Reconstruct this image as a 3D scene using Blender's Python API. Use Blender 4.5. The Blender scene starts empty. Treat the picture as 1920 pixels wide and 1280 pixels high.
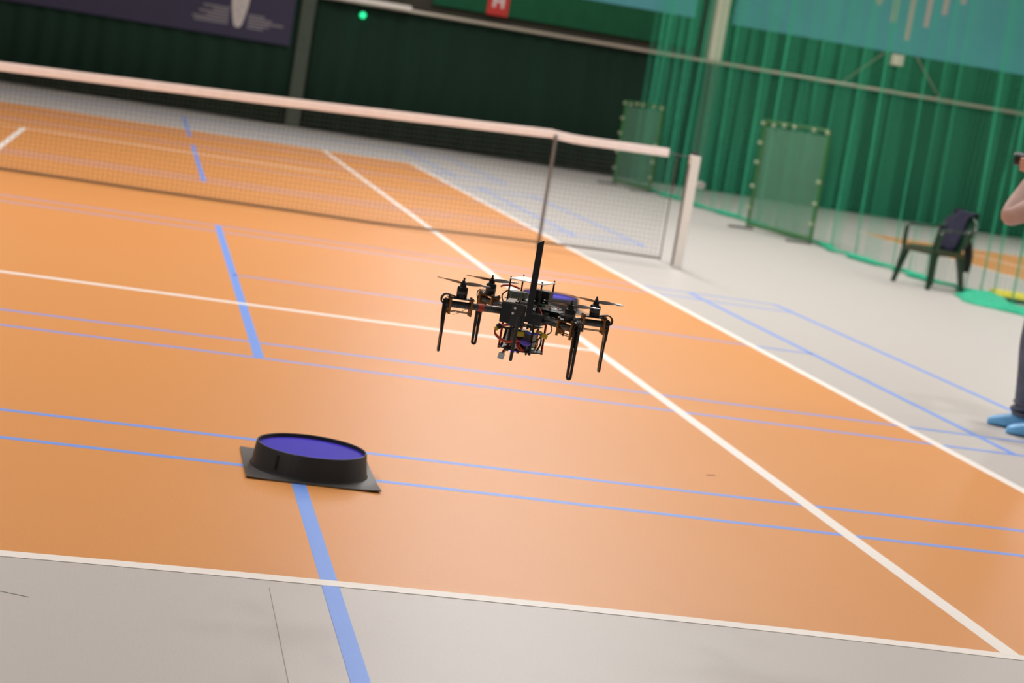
import bpy, bmesh, math, random
from mathutils import Matrix, Vector
random.seed(7)
S = bpy.context.scene
COL = S.collection
PI = math.pi

# ------------------------------------------------------------------ camera
cam_d = bpy.data.cameras.new('camera'); cam = bpy.data.objects.new('camera', cam_d); COL.objects.link(cam)
cam.matrix_world = Matrix(((0.9700, -0.1295, -0.2057, 1.37324), (-0.1839, 0.1622, -0.9695, -16.87263),
                           (0.1589, 0.9782, 0.1335, 1.43089), (0, 0, 0, 1)))
cam_d.sensor_width = 36.0; cam_d.lens = 66.02
cam_d.clip_start = 0.05; cam_d.clip_end = 200
cam_d.dof.use_dof = True; cam_d.dof.focus_distance = 4.95; cam_d.dof.aperture_fstop = 4.0
S.camera = cam

# ------------------------------------------------------------------ world, lamps, exposure
W = bpy.data.worlds.new('world'); S.world = W; W.use_nodes = True
W.node_tree.nodes['Background'].inputs[0].default_value = (1.0, 0.96, 0.9, 1)
W.node_tree.nodes['Background'].inputs[1].default_value = 0.0
S.view_settings.view_transform = 'Standard'; S.view_settings.look = 'None'
S.view_settings.exposure = 0.0; S.view_settings.gamma = 1.0; S.view_settings.use_curve_mapping = False
S.cycles.use_denoising = True
S.cycles.max_bounces = 8; S.cycles.transparent_max_bounces = 12
S.cycles.sample_clamp_indirect = 6.0

def area(x, y, z, sx, sy, power, col=(1.0, 0.995, 0.99), spread=PI):
    l = bpy.data.lights.new('hall_lamp', 'AREA'); l.shape = 'RECTANGLE'; l.size = sx; l.size_y = sy
    l.energy = power; l.color = col; l.spread = spread
    o = bpy.data.objects.new('hall_lamp', l); o.location = (x, y, z); COL.objects.link(o)
    return o
# two rows of ceiling lamps along the court, over both tramlines, plus the row of the next court
for y, pr_, pl_ in ((-14.5, 55, 95), (-10.5, 92, 150), (-6.5, 155, 195), (-2.5, 225, 170), (1.5, 240, 115), (5.5, 195, 85), (9.5, 165, 65), (13.5, 160, 45)):
    area(6.2, y, 7.3, 0.35, 0.7, pr_)
    area(-3.2, y, 7.3, 0.35, 0.7, pl_)
for y in (-6, 0, 6, 12):
    area(17.5, y, 7.3, 0.6, 1.5, 260)

# ------------------------------------------------------------------ materials
def mat(name, col, rough=0.5, metal=0.0, noise=0.0, scale=30.0, spec=0.5, coat=0.0, bump=0.0, emit=None, alpha=None, sheen=0.0, stretch=(1, 1, 1)):
    m = bpy.data.materials.new(name); m.use_nodes = True
    nt = m.node_tree; b = nt.nodes['Principled BSDF']
    b.inputs['Base Color'].default_value = (*col, 1); b.inputs['Roughness'].default_value = rough
    b.inputs['Metallic'].default_value = metal; b.inputs['Specular IOR Level'].default_value = spec
    b.inputs['Coat Weight'].default_value = coat; b.inputs['Sheen Weight'].default_value = sheen
    if noise or bump:
        tc = nt.nodes.new('ShaderNodeTexCoord'); mp = nt.nodes.new('ShaderNodeMapping'); mp.inputs['Scale'].default_value = stretch
        nt.links.new(tc.outputs['Object'], mp.inputs['Vector'])
        n = nt.nodes.new('ShaderNodeTexNoise'); n.inputs['Scale'].default_value = scale; n.inputs['Detail'].default_value = 4
        nt.links.new(mp.outputs['Vector'], n.inputs['Vector'])
        if noise:
            r = nt.nodes.new('ShaderNodeMapRange'); r.inputs[1].default_value = 0.25; r.inputs[2].default_value = 0.75
            r.inputs[3].default_value = 1 - noise; r.inputs[4].default_value = 1 + noise
            nt.links.new(n.outputs['Fac'], r.inputs[0])
            mx = nt.nodes.new('ShaderNodeVectorMath'); mx.operation = 'SCALE'; mx.inputs[0].default_value = col
            nt.links.new(r.outputs[0], mx.inputs['Scale']); nt.links.new(mx.outputs[0], b.inputs['Base Color'])
        if bump:
            bp = nt.nodes.new('ShaderNodeBump'); bp.inputs['Strength'].default_value = bump; bp.inputs['Distance'].default_value = 0.002
            nt.links.new(n.outputs['Fac'], bp.inputs['Height']); nt.links.new(bp.outputs[0], b.inputs['Normal'])
    if emit:
        b.inputs['Emission Color'].default_value = (*emit[0], 1); b.inputs['Emission Strength'].default_value = emit[1]
    if alpha is not None:
        tr = nt.nodes.new('ShaderNodeBsdfTransparent'); ms = nt.nodes.new('ShaderNodeMixShader'); ms.inputs[0].default_value = alpha
        out = nt.nodes['Material Output']
        nt.links.new(tr.outputs[0], ms.inputs[1]); nt.links.new(b.outputs[0], ms.inputs[2]); nt.links.new(ms.outputs[0], out.inputs[0])
    return m

M = {}
M['grey_floor'] = mat('grey_floor', (0.59, 0.56, 0.53), 0.42, noise=0.05, scale=160, spec=0.45, bump=0.15)
M['orange'] = mat('orange_floor', (0.78, 0.338, 0.098), 0.42, noise=0.035, scale=120, spec=0.45, bump=0.12)
M['white_line'] = mat('white_line', (0.95, 0.90, 0.84), 0.5)
M['blue_line'] = mat('blue_line', (0.19, 0.37, 0.92), 0.45, noise=0.05, scale=200)
M['seam'] = mat('floor_seam', (0.36, 0.34, 0.32), 0.8)
M['scuff'] = mat('scuff', (0.35, 0.2, 0.12), 0.8)
M['wall'] = mat('hall_wall', (0.055, 0.05, 0.035), 0.8, noise=0.08, scale=2)
M['side_wall'] = mat('hall_side_wall', (0.35, 0.38, 0.34), 0.8, noise=0.05, scale=2)
M['ceiling'] = mat('hall_ceiling', (0.55, 0.54, 0.52), 0.8, noise=0.05, scale=2)
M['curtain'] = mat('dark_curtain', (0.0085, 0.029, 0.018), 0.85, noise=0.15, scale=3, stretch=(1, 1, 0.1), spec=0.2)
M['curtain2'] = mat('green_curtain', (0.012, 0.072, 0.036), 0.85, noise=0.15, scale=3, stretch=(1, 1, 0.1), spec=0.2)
M['windbreak'] = mat('green_windbreak', (0.012, 0.10, 0.045), 0.85, noise=0.1, scale=4, spec=0.2)
M['purple_banner'] = mat('purple_banner', (0.028, 0.023, 0.058), 0.7, noise=0.06, scale=3)
M['blue_banner'] = mat('blue_banner', (0.085, 0.38, 0.44), 0.6, noise=0.06, scale=2)
M['print'] = mat('banner_print', (0.52, 0.47, 0.45), 0.7)
M['print_dim'] = mat('banner_print_dim', (0.20, 0.18, 0.20), 0.7)
M['steel'] = mat('rail_steel', (0.52, 0.46, 0.38), 0.35, metal=0.5, noise=0.05, scale=8)
M['white_paint'] = mat('white_paint', (0.80, 0.76, 0.70), 0.45, noise=0.03, scale=10)
M['col_white'] = mat('column_white', (0.80, 0.75, 0.60), 0.5, noise=0.04, scale=5)
M['col_veiled'] = mat('column_veiled', (0.048, 0.066, 0.046), 0.7, noise=0.08, scale=5)  # dim grey green stands in for white steel seen through mesh fabric
M['red_sign'] = mat('red_sign', (0.55, 0.02, 0.015), 0.5)
M['sign_white'] = mat('sign_white', (0.75, 0.70, 0.68), 0.5)
M['led'] = mat('green_lamp', (0.02, 0.6, 0.25), 0.4, emit=((0.02, 0.75, 0.28), 1.6))
M['net_black'] = mat('black_netting', (0.045, 0.042, 0.045), 0.8)
M['band'] = mat('net_band', (0.90, 0.80, 0.76), 0.7, noise=0.05, scale=12)
M['cord'] = mat('dark_cord', (0.10, 0.075, 0.06), 0.8)
M['stick'] = mat('singles_stick', (0.16, 0.15, 0.15), 0.5)
M['black_rubber'] = mat('black_cap', (0.015, 0.015, 0.017), 0.6)
M['winch'] = mat('winch_metal', (0.42, 0.44, 0.40), 0.4, metal=0.6)
M['net_green'] = mat('green_netting', (0.025, 0.42, 0.23), 0.6)
M['hem_green'] = mat('green_hem', (0.02, 0.46, 0.26), 0.7, noise=0.2, scale=25)
M['frame_green'] = mat('green_frame', (0.030, 0.15, 0.035), 0.5, noise=0.1, scale=10)
M['screen_fabric'] = mat('screen_fabric', (0.085, 0.23, 0.14), 0.8, noise=0.06, scale=6, alpha=0.66)
M['tie'] = mat('pale_tie', (0.34, 0.42, 0.27), 0.6)
M['foot_grey'] = mat('foot_bar', (0.20, 0.21, 0.19), 0.5, metal=0.3)
M['chair'] = mat('dark_green_plastic', (0.012, 0.045, 0.024), 0.2, noise=0.06, scale=20, coat=0.6)
M['navy'] = mat('navy_cloth', (0.012, 0.011, 0.035), 0.9, noise=0.2, scale=12, bump=0.4)
M['strap_black'] = mat('black_strap', (0.008, 0.008, 0.010), 0.7)
M['pad_black'] = mat('black_plastic', (0.018, 0.018, 0.019), 0.45, noise=0.10, scale=40)
M['pad_plate'] = mat('black_sheet', (0.060, 0.059, 0.058), 0.40, noise=0.25, scale=9, bump=0.15, spec=1.0)
M['pad_purple'] = mat('purple_foil', (0.046, 0.028, 0.50), 0.6, noise=0.06, scale=6, bump=0.05, spec=0.15)
M['pad_yellow'] = mat('yellow_foil', (0.85, 0.75, 0.05), 0.5, noise=0.05, scale=6)
M['skin'] = mat('skin', (0.60, 0.32, 0.23), 0.5, noise=0.05, scale=12)
M['jeans'] = mat('denim', (0.115, 0.135, 0.19), 0.85, noise=0.25, scale=14, bump=0.5)
M['sweater'] = mat('sweater', (0.50, 0.36, 0.32), 0.9, noise=0.08, scale=16, bump=0.3)
M['overshoe'] = mat('blue_overshoe', (0.17, 0.50, 0.90), 0.45, noise=0.12, scale=22, bump=0.6)
M['hair'] = mat('dark_hair', (0.03, 0.02, 0.014), 0.6, noise=0.2, scale=40)
M['cam_black'] = mat('camera_black', (0.012, 0.012, 0.013), 0.4)
M['glass'] = mat('lens_glass', (0.02, 0.02, 0.03), 0.08)
# drone
def carbon():
    m = mat('carbon_tube', (0.03, 0.032, 0.034), 0.32, coat=0.3)
    nt = m.node_tree; b = nt.nodes['Principled BSDF']
    tc = nt.nodes.new('ShaderNodeTexCoord'); w = nt.nodes.new('ShaderNodeTexWave'); w.bands_direction = 'DIAGONAL'; w.inputs['Scale'].default_value = 75
    nt.links.new(tc.outputs['Object'], w.inputs['Vector'])
    cr = nt.nodes.new('ShaderNodeValToRGB'); cr.color_ramp.elements[0].color = (0.012, 0.013, 0.014, 1); cr.color_ramp.elements[1].color = (0.085, 0.09, 0.09, 1)
    nt.links.new(w.outputs['Fac'], cr.inputs[0]); nt.links.new(cr.outputs[0], b.inputs['Base Color'])
    return m
M['carbon'] = carbon()
M['black_gloss'] = mat('black_gloss', (0.010, 0.010, 0.011), 0.25, noise=0.1, scale=200)
M['black_matte'] = mat('black_matte', (0.012, 0.012, 0.013), 0.5, noise=0.15, scale=150)
M['leg_brown'] = mat('leg_plastic', (0.020, 0.013, 0.009), 0.25)
M['slate'] = mat('grey_black', (0.030, 0.031, 0.032), 0.55, noise=0.2, scale=150)
M['copper'] = mat('copper_clamp', (0.36, 0.135, 0.028), 0.4, metal=0.25, noise=0.2, scale=200)
M['motor_band'] = mat('motor_band', (0.10, 0.095, 0.085), 0.35, metal=0.6)
M['prop'] = mat('propeller', (0.055, 0.052, 0.05), 0.25)
M['red_tape'] = mat('red_tape', (0.52, 0.045, 0.02), 0.5)
M['red'] = mat('red_anodised', (0.40, 0.022, 0.012), 0.35, metal=0.3)
M['wire_red'] = mat('red_wire', (0.55, 0.035, 0.02), 0.4)
M['wire_orange'] = mat('orange_wire', (0.62, 0.11, 0.025), 0.45)
M['wire_black'] = mat('black_wire', (0.012, 0.012, 0.012), 0.4)
M['wire_white'] = mat('pale_wire', (0.62, 0.58, 0.50), 0.5)
M['yellow'] = mat('yellow_plug', (0.80, 0.55, 0.03), 0.4)
M['blue_plug'] = mat('blue_plug', (0.10, 0.17, 0.65), 0.4)
M['violet'] = mat('violet_sleeve', (0.13, 0.075, 0.55), 0.35)
M['white_plastic'] = mat('white_plastic', (0.90, 0.87, 0.82), 0.4)
M['board'] = mat('circuit_board', (0.035, 0.075, 0.05), 0.45, noise=0.5, scale=250)
M['chip'] = mat('grey_chip', (0.13, 0.15, 0.13), 0.4, noise=0.3, scale=220)
M['battery'] = mat('battery_wrap', (0.22, 0.20, 0.19), 0.4, noise=0.2, scale=100)
M['pins'] = mat('pins', (0.75, 0.65, 0.40), 0.3, metal=0.6)
M['glow'] = mat('violet_lamp', (0.3, 0.2, 0.9), 0.4, emit=((0.30, 0.18, 1.0), 2.0))
M['clear'] = mat('clear_plug', (0.72, 0.74, 0.74), 0.25, noise=0.08, scale=120)

# ------------------------------------------------------------------ mesh builder
class MB:
    def __init__(s): s.v = []; s.f = []; s.mi = []; s.cur = 0; s.T = None
    def add(s, vs, fs):
        o = len(s.v)
        s.v += [tuple(s.T @ Vector(p)) if s.T else tuple(p) for p in vs]
        s.f += [tuple(i + o for i in f) for f in fs]; s.mi += [s.cur] * len(fs)
        return s
    def box(s, c, d, R=None):
        x, y, z = d[0] / 2, d[1] / 2, d[2] / 2
        vs = [Vector((i * x, j * y, k * z)) for k in (-1, 1) for j in (-1, 1) for i in (-1, 1)]
        if R: vs = [R @ p for p in vs]
        c = Vector(c); vs = [p + c for p in vs]
        return s.add(vs, [(0, 2, 3, 1), (4, 5, 7, 6), (0, 1, 5, 4), (2, 6, 7, 3), (0, 4, 6, 2), (1, 3, 7, 5)])
    def tube(s, pts, r, n=8, closed=False, caps=True, flat=None):
        pts = [Vector(p) for p in pts]; N = len(pts)
        rs = r if isinstance(r, (list, tuple)) else [r] * N
        vs = []; up = None
        for i, p in enumerate(pts):
            if closed: t = pts[(i + 1) % N] - pts[i - 1]
            else: t = pts[min(i + 1, N - 1)] - pts[max(i - 1, 0)]
            t.normalize()
            if up is None:
                up = Vector((0, 0, 1)) if abs(t.z) < 0.9 else Vector((1, 0, 0))
            a = t.cross(up); a.normalize(); b = a.cross(t); b.normalize(); up = b
            for k in range(n):
                an = 2 * PI * k / n
                vs.append(p + a * (math.cos(an) * rs[i]) + b * (math.sin(an) * rs[i]))
        fs = []
        for i in range(N if closed else N - 1):
            j = (i + 1) % N
            for k in range(n):
                l = (k + 1) % n
                fs.append((i * n + k, i * n + l, j * n + l, j * n + k))
        if caps and not closed:
            fs.append(tuple(reversed(range(n)))); fs.append(tuple((N - 1) * n + k for k in range(n)))
        return s.add(vs, fs)
    def lathe(s, prof, n=24, c=(0, 0, 0), cap=True):
        vs = []; fs = []; c = Vector(c)
        for r, z in prof:
            for k in range(n):
                a = 2 * PI * k / n; vs.append(c + Vector((r * math.cos(a), r * math.sin(a), z)))
        for i in range(len(prof) - 1):
            for k in range(n):
                l = (k + 1) % n; fs.append((i * n + k, i * n + l, (i + 1) * n + l, (i + 1) * n + k))
        if cap:
            fs.append(tuple(reversed(range(n)))); fs.append(tuple((len(prof) - 1) * n + k for k in range(n)))
        return s.add(vs, fs)
    def plate(s, out, t, R=None, c=(0, 0, 0), hole=None):
        """outline in local x,y extruded by t along local z (centred), optional hole with as many points"""
        R = R or Matrix.Identity(3); c = Vector(c); n = len(out)
        mk = lambda P, z: [c + R @ Vector((x, y, z)) for x, y in P]
        if not hole:
            vs = mk(out, -t / 2) + mk(out, t / 2)
            fs = [tuple(reversed(range(n))), tuple(range(n, 2 * n))] + [(i, (i + 1) % n, n + (i + 1) % n, n + i) for i in range(n)]
        else:
            vs = mk(out, -t / 2) + mk(out, t / 2) + mk(hole, -t / 2) + mk(hole, t / 2); fs = []
            for i in range(n):
                j = (i + 1) % n
                fs += [(i, j, n + j, n + i), (2 * n + j, 2 * n + i, 3 * n + i, 3 * n + j), (n + i, n + j, 3 * n + j, 3 * n + i), (j, i, 2 * n + i, 2 * n + j)]
        return s.add(vs, fs)
    def build(s, name, m=None, parent=None, smooth=False, bevel=0, kind=None):
        me = bpy.data.meshes.new(name); me.from_pydata(s.v, [], s.f)
        for x in (m if isinstance(m, (list, tuple)) else [m]):
            if x: me.materials.append(x)
        if isinstance(m, (list, tuple)): me.polygons.foreach_set('material_index', s.mi)
        if smooth:
            me.polygons.foreach_set('use_smooth', [True] * len(me.polygons)); me.set_sharp_from_angle(angle=0.7)
        me.update()
        o = bpy.data.objects.new(name, me); COL.objects.link(o)
        if parent: o.parent = parent
        if bevel:
            b = o.modifiers.new('bevel', 'BEVEL'); b.width = bevel; b.segments = 2; b.limit_method = 'ANGLE'; b.angle_limit = 0.6
        if kind: o['kind'] = kind
        return o
def empty(name, loc=(0, 0, 0), rz=0.0):
    o = bpy.data.objects.new(name, None); o.location = loc; o.rotation_euler = (0, 0, rz); o.empty_display_size = 0.1; COL.objects.link(o); return o
def tag(o, label, cat, group=None):
    o['label'] = label; o['category'] = cat
    if group: o['group'] = group
    return o
def struct(o): o['kind'] = 'structure'; return o
def lbl(o, t): o['label'] = t; return o
def children(o, pool=None): return [c for c in bpy.data.objects if c.parent == o]
def copy_tree(o, parent=None):
    c = o.copy(); COL.objects.link(c); c.parent = parent
    for ch in children(o): copy_tree(ch, c)
    return c
def rot(ax, a): return Matrix.Rotation(a, 3, ax)
def smooth_path(P, n=8):
    P = [Vector(p) for p in P]; out = []
    for i in range(len(P) - 1):
        p0 = P[max(i - 1, 0)]; p1 = P[i]; p2 = P[i + 1]; p3 = P[min(i + 2, len(P) - 1)]
        for k in range(n):
            t = k / n
            out.append(0.5 * ((2 * p1) + (p2 - p0) * t + (2 * p0 - 5 * p1 + 4 * p2 - p3) * t * t + (3 * p1 - p0 - 3 * p2 + p3) * t ** 3))
    out.append(P[-1]); return out

# ------------------------------------------------------------------ setting
X0, X1, Y0, Y1, H = -16.0, 27.0, -24.0, 19.4, 8.0
floor = struct(MB().box(((X0 + X1) / 2, (Y0 + Y1) / 2, -0.05), (X1 - X0, Y1 - Y0, 0.1)).build('floor', M['grey_floor']))
def strip(name, pts, w, z, m, h=0.0012):
    """flat painted stripe: poly-line centre, width w, top at z"""
    b = MB(); P = [Vector((p[0], p[1], 0)) for p in pts]; L = []; R_ = []
    for i, p in enumerate(P):
        t = (P[min(i + 1, len(P) - 1)] - P[max(i - 1, 0)]).normalized(); nrm = Vector((-t.y, t.x, 0)) * (w / 2)
        L.append(p + nrm); R_.append(p - nrm)
    n = len(P)
    vs = [(*p.xy, z) for p in L] + [(*p.xy, z) for p in R_] + [(*p.xy, z - h) for p in L] + [(*p.xy, z - h) for p in R_]
    fs = []
    for i in range(n - 1):
        fs += [(n + i, n + i + 1, i + 1, i), (i, i + 1, 2 * n + i + 1, 2 * n + i), (3 * n + i, 3 * n + i + 1, n + i + 1, n + i)]
    fs += [(0, 2 * n, 3 * n, n), (n - 1, 2 * n - 1, 4 * n - 1, 3 * n - 1)]
    b.add(vs, fs)
    return b.build(name, m, floor)
def bow(y, x): return (x, y)
BASE = [(x, -11.833 - 0.045 * ((x - 2.75) / 1.5) ** 2 if abs(x - 2.75) < 1.7 else -11.89) for x in [-5.46, -1, 0.9, 1.15, 1.45, 1.75, 2.1, 2.45, 2.75, 3.1, 3.45, 3.8, 4.1, 4.35, 4.6, 5.46]]
def side(x0, k=1): return [(x0, -11.86), (x0, -9.9), (x0, -8.4), (x0, -5), (x0, 0), (x0, 11.86)]
# orange playing surfaces: this court and the next one beyond the net curtain
c1 = [(-5.46, -11.86)] + BASE[1:-1] + [(5.46, -11.86), (5.46, 11.86), (-5.46, 11.86)]
MB().plate(c1, 0.002, c=(0, 0, -0.0002)).build('court_surface', M['orange'], floor)
MB().plate([(12.78, -11.86), (23.75, -11.86), (23.75, 11.86), (12.78, 11.86)], 0.002, c=(0, 0, -0.0002)).build('court_surface', M['orange'], floor)
ZW, ZB = 0.0016, 0.0011
for cx in (0.0, 18.265):
    strip('white_line', BASE if cx == 0 else [(cx - 5.46, -11.86), (cx + 5.46, -11.86)], 0.055, ZW, M['white_line'])
    strip('white_line', [(cx - 5.46, 11.86), (cx + 5.46, 11.86)], 0.055, ZW, M['white_line'])
    for sx in (-1, 1):
        strip('white_line', [(cx + sx * 5.46, -11.86), (cx + sx * 5.46, 11.86)], 0.06, ZW + 0.0001, M['white_line'])
        strip('white_line', [(cx + sx * 4.10, -11.86), (cx + sx * 4.10, 11.86)], 0.06, ZW + 0.0002, M['white_line'])
        strip('white_line', [(cx - 4.10, sx * 6.42), (cx + 4.10, sx * 6.42)], 0.075, ZW + 0.0003, M['white_line'])
    strip('white_line', [(cx, -6.42), (cx, 6.42)], 0.06, ZW + 0.0004, M['white_line'])
# blue badminton courts lying across the tennis court
XN = 0.06
for yb in (-10.02 - 6.04, -8.185, 2.13, 10.07):
    for d in (0.0, 0.45, 6.02 - 0.45, 6.02):
        strip('blue_line', [(-6.52, yb + d), (6.66, yb + d)], 0.04, ZB + 0.00005 * (d > 0), M['blue_line'])
    for s in (-1, 1):
        strip('blue_line', [(XN + s * 1.98, yb), (XN + s * 1.98, yb + 6.02)], 0.05, ZB + 0.0002, M['blue_line'])
        strip('blue_line', [(XN + s * 5.83, yb), (XN + s * 5.83, yb + 6.02)], 0.04, ZB + 0.0002, M['blue_line'])
        strip('blue_line', [(XN + s * 6.58, yb), (XN + s * 6.58, yb + 6.02)], 0.04, ZB + 0.0002, M['blue_line'])
        strip('blue_line', [(XN + s * 1.98, yb + 3.03), (XN + s * 5.83, yb + 3.03)], 0.04, ZB + 0.0002, M['blue_line'])
strip('floor_seam', [(1.866, -11.95), (1.866, -14.5)], 0.0013, 0.0012, M['seam'], 0.001)
strip('floor_seam', [(1.10, -12.19), (1.25, -12.245)], 0.0022, 0.0012, M['seam'], 0.001)
strip('scuff_mark', [(3.79, -9.68), (3.83, -9.665)], 0.012, 0.0022, M['scuff'], 0.001)

struct(MB().box(((X0 + X1) / 2, Y1 + 0.1, H / 2), (X1 - X0 + 0.4, 0.2, H)).build('wall_back', M['wall']))
struct(MB().box(((X0 + X1) / 2, Y0 - 0.1, H / 2), (X1 - X0 + 0.4, 0.2, H)).build('wall_front', M['side_wall']))
struct(MB().box((X0 - 0.1, (Y0 + Y1) / 2, H / 2), (0.2, Y1 - Y0, H)).build('wall_left', M['side_wall']))
struct(MB().box((X1 + 0.1, (Y0 + Y1) / 2, H / 2), (0.2, Y1 - Y0, H)).build('wall_right', M['side_wall']))
struct(MB().box(((X0 + X1) / 2, (Y0 + Y1) / 2, H + 0.1), (X1 - X0 + 0.4, Y1 - Y0 + 0.4, 0.2)).build('ceiling', M['ceiling']))

# steel columns on the back wall: white above, below the rail coloured as if dimmed by a mesh curtain
def column(x, label):
    c = empty('wall_column', (x, 19.05, 0)); tag(c, label, 'column')
    MB().box((0, 0, 2.45 + (H - 2.45) / 2), (0.25, 0.30, H - 2.45)).build('steel_shaft', M['col_white'], c, bevel=0.01)
    lbl(MB().box((0, 0, 1.225), (0.27, 0.32, 2.45)).build('veiled_shaft', M['col_veiled'], c, bevel=0.02), 'lower shaft coloured grey green as if seen through a mesh curtain')
    return c
column(12.06, 'white steel column with grey green lower half behind the net post')
column(4.10, 'column beside the purple banner, coloured grey green as if behind a mesh curtain')

def curtain(x0, x1, z0, z1, y, m, label, amp=0.035, wl=0.42):
    b = MB(); n = max(8, int((x1 - x0) / 0.07)); vs = []; ph = random.random() * 6
    for j, z in enumerate((z0, (z0 + z1) / 2, z1)):
        for i in range(n + 1):
            x = x0 + (x1 - x0) * i / n
            vs.append((x, y + amp * math.sin(2 * PI * x / wl + ph + 1.4 * math.sin(x * 1.3)) * (1 - 0.25 * j), z))
    fs = [(j * (n + 1) + i, j * (n + 1) + i + 1, (j + 1) * (n + 1) + i + 1, (j + 1) * (n + 1) + i) for j in range(2) for i in range(n)]
    b.add(vs, fs); o = b.build('curtain', m, smooth=True)
    sm = o.modifiers.new('thick', 'SOLIDIFY'); sm.thickness = 0.006
    return tag(o, label, 'curtain')
curtain(-15.8, 3.94, 0.015, 2.47, 18.98, M['curtain'], 'dark green back curtain under the purple banner, left of the grey green column')
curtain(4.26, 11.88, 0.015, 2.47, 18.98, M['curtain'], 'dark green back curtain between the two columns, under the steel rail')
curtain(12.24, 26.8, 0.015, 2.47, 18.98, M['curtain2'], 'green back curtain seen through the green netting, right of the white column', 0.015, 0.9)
o = MB().box((9.1, 19.30, 3.25), (5.3, 0.05, 1.1)).build('windbreak_panel', M['windbreak']); tag(o, 'green panel on the back wall above the rail, behind the red sign', 'panel')
o = MB().box((19.6, 19.30, 3.35), (14.6, 0.05, 1.6)).build('windbreak_panel', M['windbreak']); tag(o, 'green panel on the back wall above the rail, right of the white column', 'panel')

# the rail the curtains hang from
r = empty('curtain_rail', (4.2, 18.86, 2.49)); tag(r, 'long steel rail carrying the green curtain along the back wall', 'rail')
MB().tube([(0.06, 0, 0), (22.6, 0, 0.02)], 0.036, 12).build('pipe', M['steel'], r, smooth=True)
for k in range(12):
    MB().box((0.4 + 1.92 * k, 0.22, 0.0), (0.04, 0.46, 0.04)).build('bracket', M['steel'], r)
o = MB().box((5.25, 18.80, 2.535), (1.5, 0.12, 0.09)).build('rail_cover', M['white_paint'], bevel=0.008); tag(o, 'white box cover at the left end of the steel rail', 'cover')

# ------------------------------------------------------------------ banners and signs on the back wall
bn = empty('banner', (-1.0, 18.90, 1.48)); tag(bn, 'dark purple banner with a pale tapering emblem and lines of grey print', 'banner')
MB().box((0, 0, 0.75), (9.7, 0.012, 1.5)).build('cloth', M['purple_banner'], bn)
e = MB(); pts = []
prof = [(0.0, 0.0), (0.045, 0.015), (0.075, 0.06), (0.10, 0.15), (0.125, 0.27), (0.15, 0.40), (0.165, 0.55), (0.165, 0.80), (0.12, 0.95)]
out = [(3.84 + x, 0.185 + z) for x, z in prof] + [(3.84 - x, 0.185 + z) for x, z in reversed(prof[1:])]
e.plate(out, 0.004, R=rot('X', PI / 2), c=(0, -0.009, 0)); lbl(e.build('emblem', M['print'], bn), 'pale tapering emblem printed on the banner')
for k in range(4):
    e = MB().box((3.84 + (-0.03, 0.035, -0.02, 0.02)[k], -0.012, 0.185 + (0.32, 0.40, 0.5, 0.22)[k]), (0.05, 0.003, 0.018)).build('emblem_detail', M['print_dim'], bn)
def textblock(rows, x_in, sgn):
    random.seed(3)
    for i, (z, w) in enumerate(rows):
        MB().box((x_in + sgn * w / 2, -0.0085, z), (w, 0.004, 0.036)).build('print_line', M['print_dim'], bn)
textblock([(0.40, 0.55), (0.345, 0.40), (0.29, 0.66), (0.235, 0.62), (0.455, 0.30), (0.51, 0.48)], 3.66, -1)
textblock([(0.44, 0.30), (0.385, 0.44), (0.33, 0.66), (0.275, 0.40), (0.22, 0.30)], 4.02, 1)
textblock([(0.60, 0.26)], 1.75, 1)

sg = empty('hydrant_sign', (7.71, 19.25, 2.92)); tag(sg, 'red square sign with a white letter H on the back wall', 'sign')
MB().box((0, 0, 0), (0.42, 0.02, 0.46)).build('plate', M['red_sign'], sg)
b = MB()
for sx in (-1, 1): b.box((sx * 0.082, -0.013, 0.05), (0.05, 0.006, 0.26))
b.box((0, -0.013, 0.05), (0.13, 0.006, 0.05)); lbl(b.build('letter', M['sign_white'], sg), 'white letter H')

o = MB().lathe([(0.0, -0.06), (0.04, -0.05), (0.065, 0), (0.04, 0.05), (0.0, 0.06)], 16).build('signal_lamp', M['led'], smooth=True); o.location = (5.13, 18.945, 2.27); tag(o, 'small glowing green lamp on the dark curtain under the rail', 'lamp')

b2 = empty('banner', (9.85, 19.26, 3.29)); tag(b2, 'pale blue banner left of the white column above the rail', 'banner')
MB().box((0, 0, 0.75), (3.55, 0.012, 1.5)).build('cloth', M['blue_banner'], b2)
b3 = empty('banner', (17.1, 19.26, 3.29)); tag(b3, 'wide blue banner with beige vertical bars, seen through the green net', 'banner')
MB().box((0, 0, 0.85), (9.4, 0.012, 1.7)).build('cloth', M['blue_banner'], b3)
for k, (x, z) in enumerate([(14.98, 4.45), (15.33, 4.17), (15.69, 3.88), (16.04, 3.57), (16.40, 3.89), (16.74, 4.19), (17.09, 4.47)]):
    lbl(MB().box((x - 17.1, -0.009, (z + 4.85) / 2 - 3.29), (0.115, 0.005, 4.85 - z)).build('printed_bar', M['print'], b3), 'beige vertical bar')
o = MB().box((15.88, 19.17, 3.15), (0.26, 0.15, 0.22)).build('junction_box', M['col_white'], bevel=0.015); tag(o, 'small pale box under the wide blue banner, between two thin wires', 'box')
for a_, b_, t in (((15.62, 19.2, 3.26), (14.86, 19.2, 2.55), 'thin wire running down left from the pale box to the rail'), ((16.30, 19.2, 3.28), (16.95, 19.2, 2.55), 'thin wire running down right from the pale box to the rail')):
    o = MB().tube([a_, b_], 0.012, 6).build('wire', M['steel']); tag(o, t, 'wire')

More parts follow.
